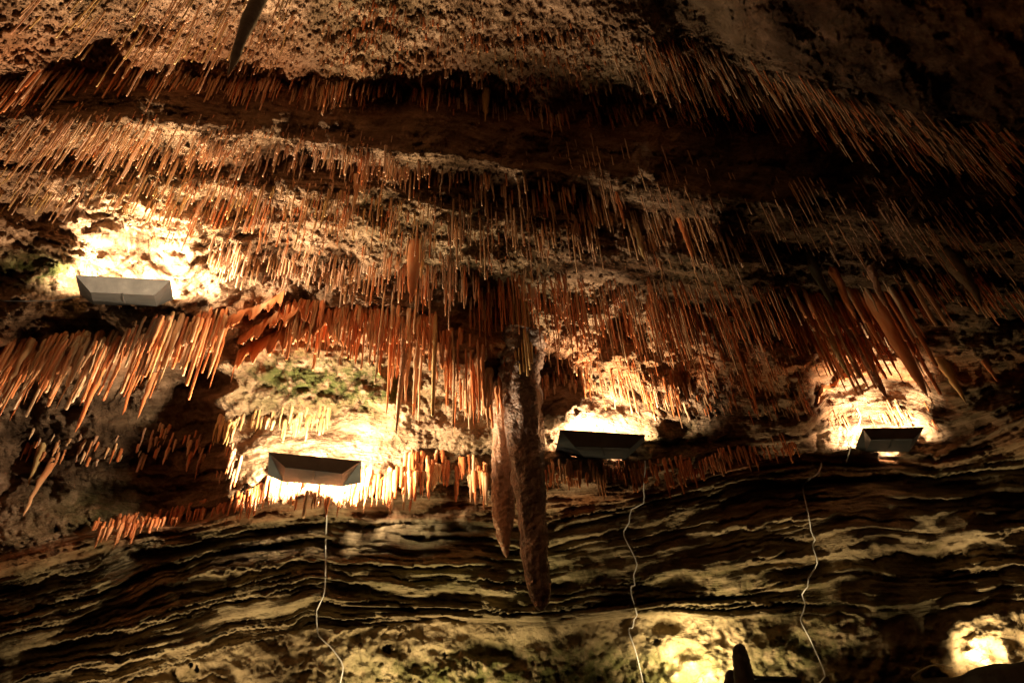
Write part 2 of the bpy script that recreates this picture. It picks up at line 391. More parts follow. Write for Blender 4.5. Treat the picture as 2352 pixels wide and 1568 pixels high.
def slab(name, pts, material, parent, thick=.004):
    """a sheet of metal through 3-4+ points, with thickness"""
    P = [np.array(p) for p in pts]; n = np.cross(P[1]-P[0], P[2]-P[0]); n = n/np.linalg.norm(n)*thick
    k = len(P); V = P+[p+n for p in P]
    me = bpy.data.meshes.new(name)
    faces = [list(range(k))[::-1], list(range(k, 2*k))]+[[i, (i+1) % k, (i+1) % k+k, i+k] for i in range(k)]
    me.from_pydata([tuple(v) for v in V], [], faces); me.update(); me.materials.append(material)
    return link(name, me, parent)
def make_tube(pts, rad, sides=6):
    P = np.array(pts, float); n = len(P); T = np.gradient(P, axis=0); T /= np.linalg.norm(T, axis=1)[:, None]+1e-9
    ref = np.array([0, 1.0, 0.1]); A = np.cross(T, ref); A /= np.linalg.norm(A, axis=1)[:, None]+1e-9; B = np.cross(T, A)
    rad = np.broadcast_to(rad, (n,)); a = np.arange(sides)*2*math.pi/sides
    V = P[:, None]+rad[:, None, None]*(np.cos(a)[None, :, None]*A[:, None]+np.sin(a)[None, :, None]*B[:, None])
    i = np.arange(n*sides).reshape(n, sides); j = np.roll(i, -1, 1)
    Fq = np.stack([i[:-1], j[:-1], j[1:], i[1:]], -1).reshape(-1, 4)
    return V.reshape(-1, 3), Fq
def spline(pts, step):
    out = []; P = [np.array(p, float) for p in pts]; P = [P[0]]+P+[P[-1]]
    for i in range(1, len(P)-2):
        n = max(2, int(np.linalg.norm(P[i+1]-P[i])/step))
        for k in range(n):
            t = k/n; a, b, c, d = P[i-1:i+3]
            out.append(.5*((2*b)+(-a+c)*t+(2*a-5*b+4*c-d)*t*t+(-a+3*b-3*c+d)*t**3))
    out.append(P[-1]); return out

TROUGHS = [
 # TL, TR, inner bottom L, R, rear L, rear bottom L, rear bottom R, rear R, power, label
 ([(173.7,632),(391,644),(208,671),(354,678),(184,678),(216.6,701),(360,706),(398.6,688)], 400, .78,
  'light grey metal lamp trough on the upper left ledge with a diagonal shadow across it'),
 ([(617,1037.6),(829.8,1057.8),(655.5,1073),(786.4,1087),(615,1091.5),(651,1106),(785.6,1116.6),(829,1108)], 320, .36,
  'dark lamp trough above the brightest orange fringe, left of the long hanging column'),
 ([(1286.7,986.3),(1482,998),(1319.6,1024.8),(1445.6,1029.7),(1275.5,1037.4),(1343.5,1052.8),(1437.2,1055.6),(1480.6,1013.6)], 260, .45,
  'black lamp trough with torn pale underside just right of the long hanging column'),
 ([(1981.7,983.2),(2122.5,980.7),(2000.9,1009.7),(2096.9,1007.9),(1963.1,1030.6),(1988.7,1037.9),(2087.3,1037),(2105.2,1013.3)], 160, .44,
  'small lamp trough with a black front and grey base at the far right'),
]
for (pts, power, gap, lab) in TROUGHS:
    beam = 140 if pts[0][0] > 1200 else (None if pts[0][0] > 500 else 165)
    closed = pts[0][0] != 617
    c = np.mean(np.array(pts), axis=0)
    dF = min(dist_at(x, y) for x, y in pts[:4])-gap
    dR = dF+.11
    TL, TR = at(*pts[0], dF), at(*pts[1], dF)
    lean = .035 if pts[0][0] == 173.7 else -.09
    BL, BR = at(*pts[2], dF+lean), at(*pts[3], dF+lean)
    if closed: RL, RBL, RBR, RR_ = [at(*p_, max(dF+.12, dist_at(*p_)+.01)) for p_ in pts[4:8]]
    else: RL, RBL, RBR, RR_ = at(*pts[4], dR), at(*pts[5], dR), at(*pts[6], dR), at(*pts[7], dR)
    root = bpy.data.objects.new('lamp_trough', None); sc.collection.objects.link(root)
    base = (RBL+RBR+BL+BR)/4; 
    tag(root, lab, 'lamp', 'metal lamp troughs lighting the cave roof')
    root.location = tuple(base)
    sh = lambda L_: [p-base for p in L_]
    slab('front_panel', sh([TL, TR, BR, BL]), STEEL, root)
    slab('base_panel', sh([BL, BR, RBR, RBL]), STEEL, root)
    for tri in ([TL, BL, RBL, RL], [TR, RR_, RBR, BR]):
        # two flat folds make one end
        P = sh(tri); me = bpy.data.meshes.new('end_panel')
        nrm = np.cross(P[1]-P[0], P[2]-P[0]); nrm = nrm/np.linalg.norm(nrm)*.004
        V = P+[p+nrm for p in P]
        me.from_pydata([tuple(v) for v in V], [], [(0, 1, 2), (0, 2, 3), (4, 6, 5), (4, 7, 6), (0, 4, 5, 1), (1, 5, 6, 2), (2, 6, 7, 3), (3, 7, 4, 0)])
        me.materials.append(STEEL); link('end_panel', me, root)
    # lamp tube lying in the trough, below its rim
    mid = (TL+TR)/2*.35+(BL+BR)/2*.65; back = (RL+RR_+RBL+RBR)/4
    lc = mid*.45+back*.55; ax = (TR-TL)/np.linalg.norm(TR-TL)
    V, Fq = make_tube([lc-base+ax*k for k in np.linspace(-.09, .09, 7)], .012, 8)
    link('bulb', np_mesh('bulb', V, Fq, BULB), root)
    V, Fq = make_tube([(BL+BR)/2-base+np.array([0, -.004, -.003]), (BL+BR)/2*.6+(RBL+RBR)/2*.4-base+np.array([0, -.002, -.012]), (BL+BR)/2*.3+(RBL+RBR)/2*.7-base], .006, 6)
    link('clip', np_mesh('clip', V, Fq, STEEL), root)
    lp = tuple(lc+np.array([0, 0, .05 if pts[0][0] < 500 else .03]))
    ends = (-.17, .17) if pts[0][0] < 1200 else (0,)
    for q_ in ends:
        l3 = tuple(np.array(lp)+ax*q_)
        if beam: lamp('lamp', l3, power/len(ends), radius=.035, spot=beam, target=tuple(np.array(l3)+np.array([lp[0]*.15, 1.0, 1.1] if pts[0][0] > 500 else [0, .3, 1.])), blend=.6)
        else: lamp('lamp', l3, power/len(ends), radius=.035)


# two floodlights at the foot of the wall and those outside the picture that light it from below
FLOOD = (1.0, .78, .42)
lamp('lamp', tuple(at(1602, 1568, dist_at(1602, 1568)-.20)), 75, col=FLOOD, spot=150, target=tuple(surf(1600, 1540)), blend=.9)
lamp('lamp', tuple(at(2255, 1530, dist_at(2255, 1530)-.18)), 42, col=FLOOD, spot=140, target=tuple(surf(2255, 1480)), blend=.9)
def flood(px, py, off, tx, ty, power, cone=80):
    lamp('lamp', tuple(at(px, py, dist_at(px, py)-off)), power, col=FLOOD, spot=cone, target=tuple(surf(tx, ty)), blend=.8, radius=.22)
flood(950, 1900, .7, 950, 1380, 210, 96)
flood(350, 1900, .6, 380, 1480, 110, 100)
flood(1600, 1900, .5, 1600, 1380, 75, 90)
# strong beam from the foot of the left wall up to the roof, its fixture is below the picture
lamp('lamp', (-.8, 4.3, .4), 4800, col=(1, .70, .42), spot=57, target=(-1.95, .55, 7.0), blend=1.0, radius=.05)
flood(1850, 1900, .5, 2150, 1300, 170, 90)

# ------------------------------------------------------------------ cables
def cable(pts, label, rad=.0045, off=.03, m=None, step=12):
    P = spline([(x, y, 0) for x, y in pts], step)
    Q3 = np.array([at(p[0], p[1], dist_at(p[0], p[1])-off) for p in P])
    if len(Q3) > 5:
        d = np.linalg.norm(Q3-CAM, axis=1); dm = np.array([d[max(0, i-1):i+2].min() for i in range(len(d))])
        Q3 = CAM+(Q3-CAM)*(dm/d)[:, None]
    V, Fq = make_tube(Q3, rad)
    o = link('cable', np_mesh('cable', V, Fq, m or CABLE)); tag(o, label, 'cable', 'cables running down the rock')
cable([(745,1120),(750,1178),(750,1205),(748,1240),(747,1330),(742,1370),(728,1400),(728,1435),(733,1460),(757,1482),(775,1505),(788,1530),(780,1575),(770,1640)], 'white cable hanging under the dark trough left of the long column')
cable([(1482,1058),(1482,1075),(1478,1122),(1478,1155),(1450,1169),(1445,1199),(1433,1219),(1436,1236),(1453,1269),(1463,1296),(1455,1320),(1458,1343),(1450,1345),(1450,1364),(1463,1411),(1456,1421),(1453,1441),(1445,1441),(1445,1454),(1460,1495),(1478,1575),(1485,1640)], 'zigzag white cable down the wall right of the long hanging column')
cable([(1968,937),(1976,960),(1964,997),(1949,1044),(1944,1063)], 'short grey cable end beside the small far right trough', off=.05)
cable([(1887,1063),(1880,1085),(1850,1108),(1845,1128),(1858,1185),(1863,1219),(1872,1239),(1867,1253),(1877,1293),(1857,1327),(1855,1347),(1842,1364),(1850,1387),(1840,1417),(1842,1431),(1867,1481),(1895,1552),(1870,1570)], 'rightmost long white cable wavering down the bedded wall')
cable([(2095,1552),(2120,1536),(2152,1524),(2189,1532)], 'bowed pale cable lying behind the black rock ledge at bottom right', off=.06)
cable([(-40,690),(60,691),(130,690),(160,684),(184,680)], 'thin black cable running left from the upper left trough', rad=.004, m=DARKCABLE)

# ------------------------------------------------------------------ stalactites
def px_per_m(P):
    a = proj((P-CAM)[None])[0][0], proj((P-CAM)[None])[1][0]
    b_ = P-np.array([0, 0, .1]); b = proj((b_-CAM)[None])[0][0], proj((b_-CAM)[None])[1][0]
    return math.hypot(b[0]-a[0], b[1]-a[1])/.1
SIDES = 7
_ang = np.arange(SIDES)*2*math.pi/SIDES
def spike(P, L, r, kind, sd):
    """one hanging calcite spike: kind 0 straw, 1 cone, 2 knobbly carrot"""
    R_ = np.random.default_rng(sd)
    n = 8 if kind == 0 else 11
    t = np.linspace(0, 1, n)
    if kind == 0: rad = r*(1.1-.3*t)*(1-.35*np.exp(-t/.05))
    elif kind == 1: rad = r*(1+.15*np.exp(-t/.25))*(1-.35*np.exp(-t/.04))*np.clip(1-t, 0, 1)**.75*(1)+r*.22*(t < .999)
    else: rad = r*(1+.1*np.exp(-t/.2))*(1-t**1.8)*(1+.16*R_.standard_normal(n))+r*.16
    rad = rad*(1+.07*R_.standard_normal(n))
    if kind == 1 and r < .03: rad = rad*(1+.08*R_.standard_normal(n))
    rad = np.append(rad, [rad[-1]*.75, rad[-1]*.05]); tt = np.append(t, [1+.35*r/L, 1+.9*r/L])
    wob = np.cumsum(R_.standard_normal((n+2, 2)), axis=0)*L*(.0035 if kind == 0 else .008)*(.35 if L > .6 else 1)
    wob -= wob[0]
    z = -tt*L
    cx = P[0]+wob[:, 0]; cy = P[1]+wob[:, 1]; ph = R_.random()*6
    lob = 1+(.0 if kind == 0 else .10)*np.cos(3*_ang+ph)
    V = np.stack([cx[:, None]+rad[:, None]*np.cos(_ang)*lob, cy[:, None]+rad[:, None]*np.sin(_ang)*lob, (P[2]+z)[:, None]+0*_ang], -1)
    i = np.arange((n+2)*SIDES).reshape(n+2, SIDES); j = np.roll(i, -1, 1)
    Fq = np.stack([i[:-1], i[1:], j[1:], j[:-1]], -1).reshape(-1, 4)
    return V.reshape(-1, 3), Fq
SP = []    # every spike: (size, fringe, px, py, tipx, tipy, P, L, r, kind, seed, material)
def hang(px, py, Lpx, wpx, kind, fr, m, lift=.03, fwd=0.0):
    fwd = fwd*.6; lift = lift+fwd*1.1
    P = surf(px, py); P = P-fwd*np.array([P[0], P[1], 0])/max(1e-3, math.hypot(P[0], P[1]))
    k = px_per_m(P); L = Lpx/k; d = np.linalg.norm(P-CAM); r = .5*wpx*d/F
    if Lpx > 60:
        for _ in range(2):
            x0_, y0_ = proj((P-CAM)[None]); x1_, y1_ = proj((P-np.array([0, 0, L])-CAM)[None])
            L *= Lpx/max(1., math.hypot(float(x1_[0]-x0_[0]), float(y1_[0]-y0_[0])))
    P = P+np.array([0, 0, lift])
    tip = P-np.array([0, 0, L+lift]); tx, ty = proj((tip-CAM)[None]); tx = float(tx[0]); ty = float(ty[0])
    vis = -40 < (px+tx)/2 < W+40 and -40 < (py+ty)/2 < H+20
    SP.append(dict(size=Lpx*wpx*vis, fr=fr, px=px, py=py, tx=tx, ty=ty, P=P, L=L+lift, r=r, kind=kind, seed=len(SP)+1000, m=m))
FR = {}
def fringe(key, what, poly, n, L, w, jit, kinds=(.7, .3, 0), mats=(CAL_TAN,), fwd=.0, clump=.5):
    """spikes rooted along a traced line (x, y, half thickness of the band is jit)"""
    FR[key] = what
    R_ = np.random.default_rng(abs(hash(key)) % 1000 if False else sum(map(ord, key)))
    xs = np.array([p[0] for p in poly], float); ys = np.array([p[1] for p in poly], float)
    s = np.concatenate([[0], np.cumsum(np.hypot(np.diff(xs), np.diff(ys)))])
    cl = R_.random(max(3, n//5))*s[-1]
    if w[0] < 5 and key[0] not in 'uvwxyzst': n = int(n*1.3); L = (L[0]*.85, L[1]*.88); w = (w[0]*.9, w[1]*.86)
    if key in ('u', 'v', 'w', 'y', 'z', 'aa', 'ab', 'ac'): clump = .15; n = int(n*1.15)
    for i in range(n):
        q = R_.random()*s[-1] if R_.random() > clump else (cl[R_.integers(len(cl))]+R_.normal()*s[-1]*.012)
        q = min(max(q, 0), s[-1])
        x = np.interp(q, s, xs); y = np.interp(q, s, ys)+R_.uniform(-jit, jit)
        a = R_.random()**2.7; ll = L[0]+(L[1]-L[0])*a
        kk = R_.random(); kind = 0 if kk < kinds[0] else (1 if kk < kinds[0]+kinds[1] else 2)
        ww = (w[0]+(w[1]-w[0])*R_.random()**2)*.78
        if kind == 0: ww = min(ww, w[0]+(w[1]-w[0])*.3)
        hang(x, y, ll, ww, kind, key, mats[R_.integers(len(mats))], fwd=fwd)
Rs = CAL_ROS
T, O, Yl, B = CAL_TAN, CAL_ORA, CAL_YEL, CAL_BRN
fringe('a', 'among the leaning straws of the upper left corner', [(-60,-60),(150,0),(330,60),(560,20),(700,-40)], 110, (40,150), (4,8), 90, (.8,.2,0), (Rs,T,Yl))
fringe('b', 'in the fringe over the dark hollow at upper left', [(-40,200),(120,180),(300,175),(430,180)], 90, (40,120), (4,9), 20, (.8,.2,0), (T,Rs,O), .03)
fringe('c', 'in the ragged top fringe left of centre', [(400,185),(600,192),(760,205),(900,205),(1010,215)], 190, (22,70), (4,9), 14, (.6,.4,0), (O,Rs,T), .03)
fringe('d', 'in the ragged top fringe right of centre', [(1010,215),(1250,258),(1400,265),(1560,258),(1720,280)], 150, (16,60), (4,9), 18, (.5,.5,0), (O,T,B), .03)
fringe('e', 'among the stubs of the crusted roof at the top centre', [(780,60),(1000,110),(1250,130),(1450,160),(1650,170)], 520, (9,34), (4,10), 80, (.3,.7,0), (O,Rs,B,T), 0)
fringe('f', 'among the stubs of the crusted roof at upper left', [(250,110),(500,110),(800,120)], 260, (8,26), (4,8), 75, (.4,.6,0), (Rs,Rs,T), 0)
fringe('g', 'in the slanting band of straws at upper right', [(1480,130),(1700,190),(1850,240),(2000,290),(2200,330),(2400,380)], 494, (30,110), (3,6), 55, (.85,.15,0), (O,T,T), .02)
fringe('h', 'in the dim straws of the dark right side', [(1300,380),(1600,440),(1800,500),(2050,480),(2380,520)], 182, (35,130), (3,5), 85, (.9,.1,0), (T,B), .02)
fringe('i', 'among the slanting straws left of the second fringe', [(-30,330),(150,310),(300,320),(450,345)], 160, (35,120), (4,8), 40, (.8,.2,0), (Rs,T,T), .02)
fringe('j', 'in the second fringe left of centre', [(450,335),(600,355),(790,365),(900,375)], 140, (18,64), (4,9), 26, (.5,.5,0), (Rs,T,Rs), .03)
fringe('k', 'in the second fringe right of centre', [(780,360),(1016,405),(1285,438),(1430,465)], 136, (26,84), (4,9), 20, (.6,.4,0), (Rs,T,T,O), .03)
fringe('l', 'at the left edge above the upper trough', [(-40,430),(100,410),(260,410),(400,440)], 120, (25,90), (3.5,6), 55, (.85,.15,0), (T,Yl,Rs), .0)
fringe('m', 'among the close straws left of the picture centre', [(390,450),(600,470),(800,480),(1000,500)], 230, (25,95), (3.5,8), 50, (.65,.35,0), (T,Rs,O,Yl), .0)
fringe('n', 'among the straws hanging at the picture centre', [(1000,490),(1200,500),(1450,520),(1700,560)], 142, (40,130), (4,8), 45, (.7,.3,0), (T,B,T), .02)
fringe('o', 'in the pale fringe right of the upper trough', [(480,580),(560,600),(700,610),(850,640)], 190, (18,60), (4,9), 36, (.6,.4,0), (Rs,T,Rs), .02)
fringe('p', 'in the fringe around the swollen drip', [(830,600),(950,640),(1100,640),(1300,660)], 152, (22,90), (4,8), 38, (.7,.3,0), (Rs,T,O), .02)
fringe('q', 'in the dense orange straws right of centre', [(1080,690),(1250,680),(1450,700),(1600,710)], 292, (22,165), (3.5,7), 50, (.85,.15,0), (O,O,T), .02, .35)
fringe('r', 'in the dense orange straws between centre and right', [(1480,690),(1650,700),(1800,715),(1900,720)], 234, (25,180), (3.5,7), 55, (.85,.15,0), (O,O,T), .02, .35)
fringe('s', 'in the cluster above the far right trough', [(1820,700),(1900,715),(2000,700),(2080,700)], 148, (60,210), (6,15), 40, (.6,.4,0), (O,O,O,T), .03)
fringe('t', 'in the sparse straws near the right edge', [(2080,650),(2200,660),(2380,690)], 104, (25,95), (3,7), 30, (.8,.2,0), (T,O), .02)
fringe('u', 'in the thick orange fringe at the left edge', [(-40,822),(100,818),(200,800)], 110, (40,165), (6,15), 26, (.45,.55,0), (O,O,T), .05)
fringe('v', 'in the thick orange fringe under the upper trough', [(200,800),(302,780),(420,755),(520,745)], 130, (40,170), (6,15), 26, (.5,.5,0), (O,O,T), .05)
fringe('w', 'in the orange fringe above the mossy rock', [(640,722),(781,732),(900,740),(1010,752)], 190, (35,115), (5,13), 22, (.45,.55,0), (O,O,T), .04)
fringe('x', 'in the drips left of the hanging column', [(890,790),(960,790),(1060,800),(1130,850)], 44, (70,190), (7,17), 30, (.4,.6,0), (O,O,T), .04)
fringe('y', 'in the glowing fringe under the dark trough', [(610,1105),(720,1118),(850,1110),(960,1118)], 130, (26,72), (8,15), 18, (.15,.85,0), (O,O,T), .06)
fringe('z', 'in the glowing fringe just left of the hanging column', [(930,1080),(1020,1085),(1120,1100)], 60, (25,75), (8,16), 30, (.15,.85,0), (O,T), .05)
fringe('aa', 'in the short orange fringe at lower left', [(200,1225),(400,1195),(520,1168),(600,1140)], 110, (12,50), (5,11), 14, (.3,.7,0), (O,), .04)
fringe('ab', 'in the short red fringe under the black trough', [(1255,1095),(1380,1092),(1500,1095),(1600,1080)], 90, (12,48), (5,12), 20, (.3,.7,0), (O,), .04)
fringe('ac', 'in the short red fringe right of the black trough', [(1560,1090),(1700,1050),(1830,1020)], 80, (10,44), (4,9), 14, (.4,.6,0), (O,), .04)
fringe('ad', 'above the glow of the dark trough', [(500,985),(600,965),(760,950)], 80, (18,58), (5,11), 22, (.2,.8,0), (Yl,Yl,T), .02)
fringe('ae', 'among the stubs on the brown wall at lower left', [(60,1020),(250,1040),(400,1010),(560,1080)], 100, (12,50), (5,12), 36, (.2,.8,0), (O,T,B), .02)
fringe('af', 'around the glowing recess of the black trough', [(1235,905),(1290,870),(1400,870),(1560,900)], 110, (16,90), (4,9), 28, (.5,.5,0), (O,T), .02)
fringe('ag', 'on the rock between the two right troughs', [(1480,900),(1600,900),(1760,900),(1860,920)], 120, (14,60), (4,8), 45, (.4,.6,0), (T,B,O), .0)
fringe('ah', 'around the far right trough', [(1900,960),(1980,960),(2130,950),(2150,990)], 36, (14,50), (3,6), 22, (.8,.2,0), (O,T), .03)
fringe('ai', 'in the dim hollow left of the hanging column', [(1010,860),(1100,900),(1150,920)], 30, (30,110), (5,12), 30, (.4,.6,0), (T,O), .04)
fringe('ba', 'among fine stubs of the left roof', [(-40,300),(400,330),(900,380)], 380, (7,30), (3,5), 70, (.7,.3,0), (Rs,T,O), 0)
fringe('bb', 'among fine stubs near the centre', [(350,470),(800,520),(1300,600)], 264, (7,34), (3,5.5), 85, (.7,.3,0), (Rs,T,O), 0)
fringe('bc', 'among fine stubs of the right roof', [(1200,420),(1700,540),(2380,620)], 160, (8,44), (2.8,4.5), 90, (.85,.15,0), (T,O,T), 0)
fringe('bd', 'among the orange stubs between the right troughs', [(1250,800),(1600,830),(1850,830)], 312, (8,44), (3,6), 60, (.6,.4,0), (O,O,T), 0)
fringe('be', 'in the flowstone cluster crowning the hanging column', [(1085,850),(1130,870),(1180,880),(1225,870)], 34, (50,150), (12,26), 26, (0,.75,.25), (O,T,Rs), .03)
for s_ in SP:
    s_['named'] = None
def named(root, tip, w, kind, m, label, fwd=.04, cat='stalactite'):
    Lp = math.hypot(root[0]-tip[0], root[1]-tip[1])
    # the root is put where a plumb line through the tip meets the rock
    hang(root[0], root[1], Lp, w, kind, 'named', m, lift=.05, fwd=fwd); SP[-1]['named'] = label; SP[-1]['size'] += 1e5
named((1948,735),(2028,928), 28, 1, B, 'longest dark purplish spike pointing at the far right trough')
named((2012,690),(2129,924), 34, 1, O, 'stout orange spike with a bright right edge above the far right trough')
named((1876,700),(1941,890), 17, 1, Yl, 'olive green spike left of the two stoutest spikes at right')
named((1690,790),(1772,933), 9, 1, O, 'long thin orange spike ending alone over the knobbly rock')
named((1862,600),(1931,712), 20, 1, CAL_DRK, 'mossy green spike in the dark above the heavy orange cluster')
named((1918,630),(1993,737), 18, 1, O, 'smooth reddish spike beside the mossy green one at right')
named((2010,635),(2082,722), 14, 1, B, 'brown curved spike right of the smooth reddish one')
named((2118,655),(2186,745), 9, 0, T, 'rusty straw ending low beside the right hand ledge')
named((2092,645),(2166,741), 9, 0, T, 'tan straw just left of the rusty one by the right ledge')
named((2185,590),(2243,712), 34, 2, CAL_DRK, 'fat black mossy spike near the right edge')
named((2078,735),(2115,802), 8, 1, O, 'short bright orange tip right of the heavy cluster')
named((1563,515),(1603,600), 14, 1, O, 'fat pinkish spike in the dark right of the centre straws')
named((1458,530),(1497,609), 13, 1, Yl, 'ochre spike hanging below the dark roof right of centre')
named((1505,560),(1544,640), 10, 1, T, 'tan spike just right of the ochre one in the dark')
named((1114,212),(1118,285), 17, 2, Yl, 'pale knobby spike alone at the top centre')
named((815,425),(820,500), 12, 2, T, 'knobby headed spike above the picture centre left')
named((955,570),(984,690), 34, 1, O, 'swollen orange drip with a long tail at the picture centre')
named((968,585),(990,640), 14, 1, Yl, 'small yellow green finger on the swollen drip')
for i_, (x_, l_) in enumerate([(1183,150),(1190,172),(1197,168),(1203,178),(1210,165),(1217,150)]):
    named((x_-6, 690+(i_ % 3)*6), (x_, 690+l_), 6, 0, Yl, None)
    SP[-1]['fr'] = 'yel'; SP[-1]['named'] = None
FR['yel'] = 'in the tight yellow bundle near centre'
named((883,672),(883,888), 4, 0, T, 'very long hair thin straw left of centre')
named((958,650),(963,770), 5, 0, T, 'long straight tan straw left of the violet bundle')
for i_ in range(6):
    named((1018+i_*6, 600+(i_*7) % 13), (1020+i_*6, 668+(i_*37) % 60), 4, 0, B, None); SP[-1]['fr'] = 'vio'; SP[-1]['named'] = None
FR['vio'] = 'in the violet brown bundle at the picture centre'
named((1034,610),(1038,762), 4, 0, B, 'longest straw of the violet brown bundle')
named((1000,745),(1013,958), 10, 0, Yl, 'long pale rod with a swollen joint left of the hanging column')
named((1043,820),(1052,985), 5, 0, T, 'thin long straw between the pale rod and the hanging column')
named((930,770),(936,1000), 17, 2, B, 'knobbly reddish rod standing left of the long pale rod')
named((958,800),(963,975), 9, 1, O, 'orange rod between the knobbly rod and the pale rod')
named((350,870),(312,969), 12, 1, O, 'plain orange spike lowest of the fringe under the upper trough')
named((235,840),(166,998), 15, 1, O, 'longest leaning spike of the left orange fringe')
named((315,860),(285,957), 11, 1, O, 'orange spike just left of the lowest one under the upper trough')
named((390,740),(322,880), 9, 1, Yl, 'pale forked branch crossing the orange fringe')
named((112,1078),(60,1196), 13, 1, O, 'lone orange spike hanging lowest at lower left')
named((92,1040),(64,1113), 12, 2, Yl, 'knobbly green tinted spike above the lone orange spike')
named((2170,838),(2179,932), 22, 2, Yl, 'twisted ochre stub right of the far right trough')
named((2268,840),(2290,885), 10, 1, O, 'small orange hook on the ridge at the right edge')
named((268,1205),(236,1245), 7, 1, O, 'thin orange spike left of its twin at lower left')
named((278,1210),(254,1262), 7, 1, O, 'thin orange spike with a dark tip at lower left')
named((510,140),(471,145), 8, 1, B, 'dark thin spike beside the big black spike') if False else None

# near spikes at the top left, coloured dark to look unlit: closer to the viewer than the roof behind them
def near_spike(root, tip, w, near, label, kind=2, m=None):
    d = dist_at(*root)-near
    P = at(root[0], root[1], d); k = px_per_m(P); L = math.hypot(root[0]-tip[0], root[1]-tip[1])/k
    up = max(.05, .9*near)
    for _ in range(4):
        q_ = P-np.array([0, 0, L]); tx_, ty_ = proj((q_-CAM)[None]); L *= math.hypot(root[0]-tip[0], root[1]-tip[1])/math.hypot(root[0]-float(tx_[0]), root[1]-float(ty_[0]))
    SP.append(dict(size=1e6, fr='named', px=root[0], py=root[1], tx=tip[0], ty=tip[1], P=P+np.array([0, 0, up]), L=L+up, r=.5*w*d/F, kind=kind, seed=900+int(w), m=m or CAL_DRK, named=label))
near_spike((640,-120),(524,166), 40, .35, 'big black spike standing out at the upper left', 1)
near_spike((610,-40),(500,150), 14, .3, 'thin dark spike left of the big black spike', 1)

# ------------------------------------------------------------------ spikes become objects: the 290 that show largest are things of their own
SP.sort(key=lambda s_: -s_['size'])
solo, rest = SP[:292], SP[292:]
groups = {}
for s_ in solo: groups.setdefault(s_['fr'], []).append(s_)
ORD = 'first second third fourth fifth sixth seventh eighth ninth tenth eleventh twelfth thirteenth fourteenth fifteenth sixteenth seventeenth eighteenth nineteenth twentieth'.split()
ORD += ['twenty-'+o_ for o_ in ORD[:9]]+['thirtieth']+['thirty-'+o_ for o_ in ORD[:9]]+['fortieth']+['forty-'+o_ for o_ in ORD[:9]]
def look(s_):
    kn = {0: 'straw', 1: 'spike', 2: 'knobbly spike'}[s_['kind']]
    col = {CAL_ROS: 'rosy', CAL_TAN: 'tan', CAL_ORA: 'orange', CAL_YEL: 'ochre', CAL_BRN: 'brown', CAL_DRK: 'dark'}[s_['m']]
    return col, kn
for fr, L_ in groups.items():
    if fr == 'named': continue
    used = set()
    for word, key in (('leftmost', lambda q: q['tx']), ('rightmost', lambda q: -q['tx']), ('longest', lambda q: -q['L']), ('thickest', lambda q: -q['r']), ('lowest hanging', lambda q: -q['ty'])):
        c = [q for q in L_ if id(q) not in used]
        if not c: break
        b_ = min(c, key=key); allb = min(L_, key=key)
        if b_ is not allb: continue
        used.add(id(b_)); col, kn = look(b_); b_['named'] = f'{word} {kn}, {col}, {FR[fr]}'
    cnt = {}
    for q in sorted(L_, key=lambda q: q['tx']):
        col, kn = look(q); cnt[(col, kn)] = cnt.get((col, kn), 0)+1
        if q['named'] is None:
            q['named'] = f"{ORD[cnt[(col, kn)]-1]} large {col} {kn} from left {FR[fr]}"
        q['grp'] = f"{col} {kn}s {FR[fr]}"
for s_ in solo:
    V, Fq = spike(s_['P'], s_['L'], s_['r'], s_['kind'], s_['seed'])
    V = V-s_['P']
    o = link('stalactite', np_mesh('stalactite', V, Fq, s_['m'])); o.location = tuple(s_['P'])
    tag(o, s_['named'], 'stalactite', s_.get('grp', 'stalactites hanging from the cave roof'))
for m in (CAL_TAN, CAL_ORA, CAL_YEL, CAL_BRN, CAL_DRK): pass
Vs, Fs, Ms = [], [], []; off = 0
mats_ = [CAL_ROS, CAL_TAN, CAL_ORA, CAL_YEL, CAL_BRN, CAL_DRK]
for s_ in rest:
    V, Fq = spike(s_['P'], s_['L'], s_['r'], s_['kind'], s_['seed'])
    Vs.append(V); Fs.append(Fq+off); Ms.append(np.full(len(Fq), mats_.index(s_['m']))); off += len(V)
me = np_mesh('small_stalactites', np.concatenate(Vs), np.concatenate(Fs), CAL_ROS)
for m in mats_[1:]: me.materials.append(m)
me.polygons.foreach_set('material_index', np.concatenate(Ms).astype(np.int32))
tag(link('small_stalactites', me), 'thousands of fine tan and orange straws covering the cave roof', 'stalactites', kind='stuff')
print('spikes', len(SP))

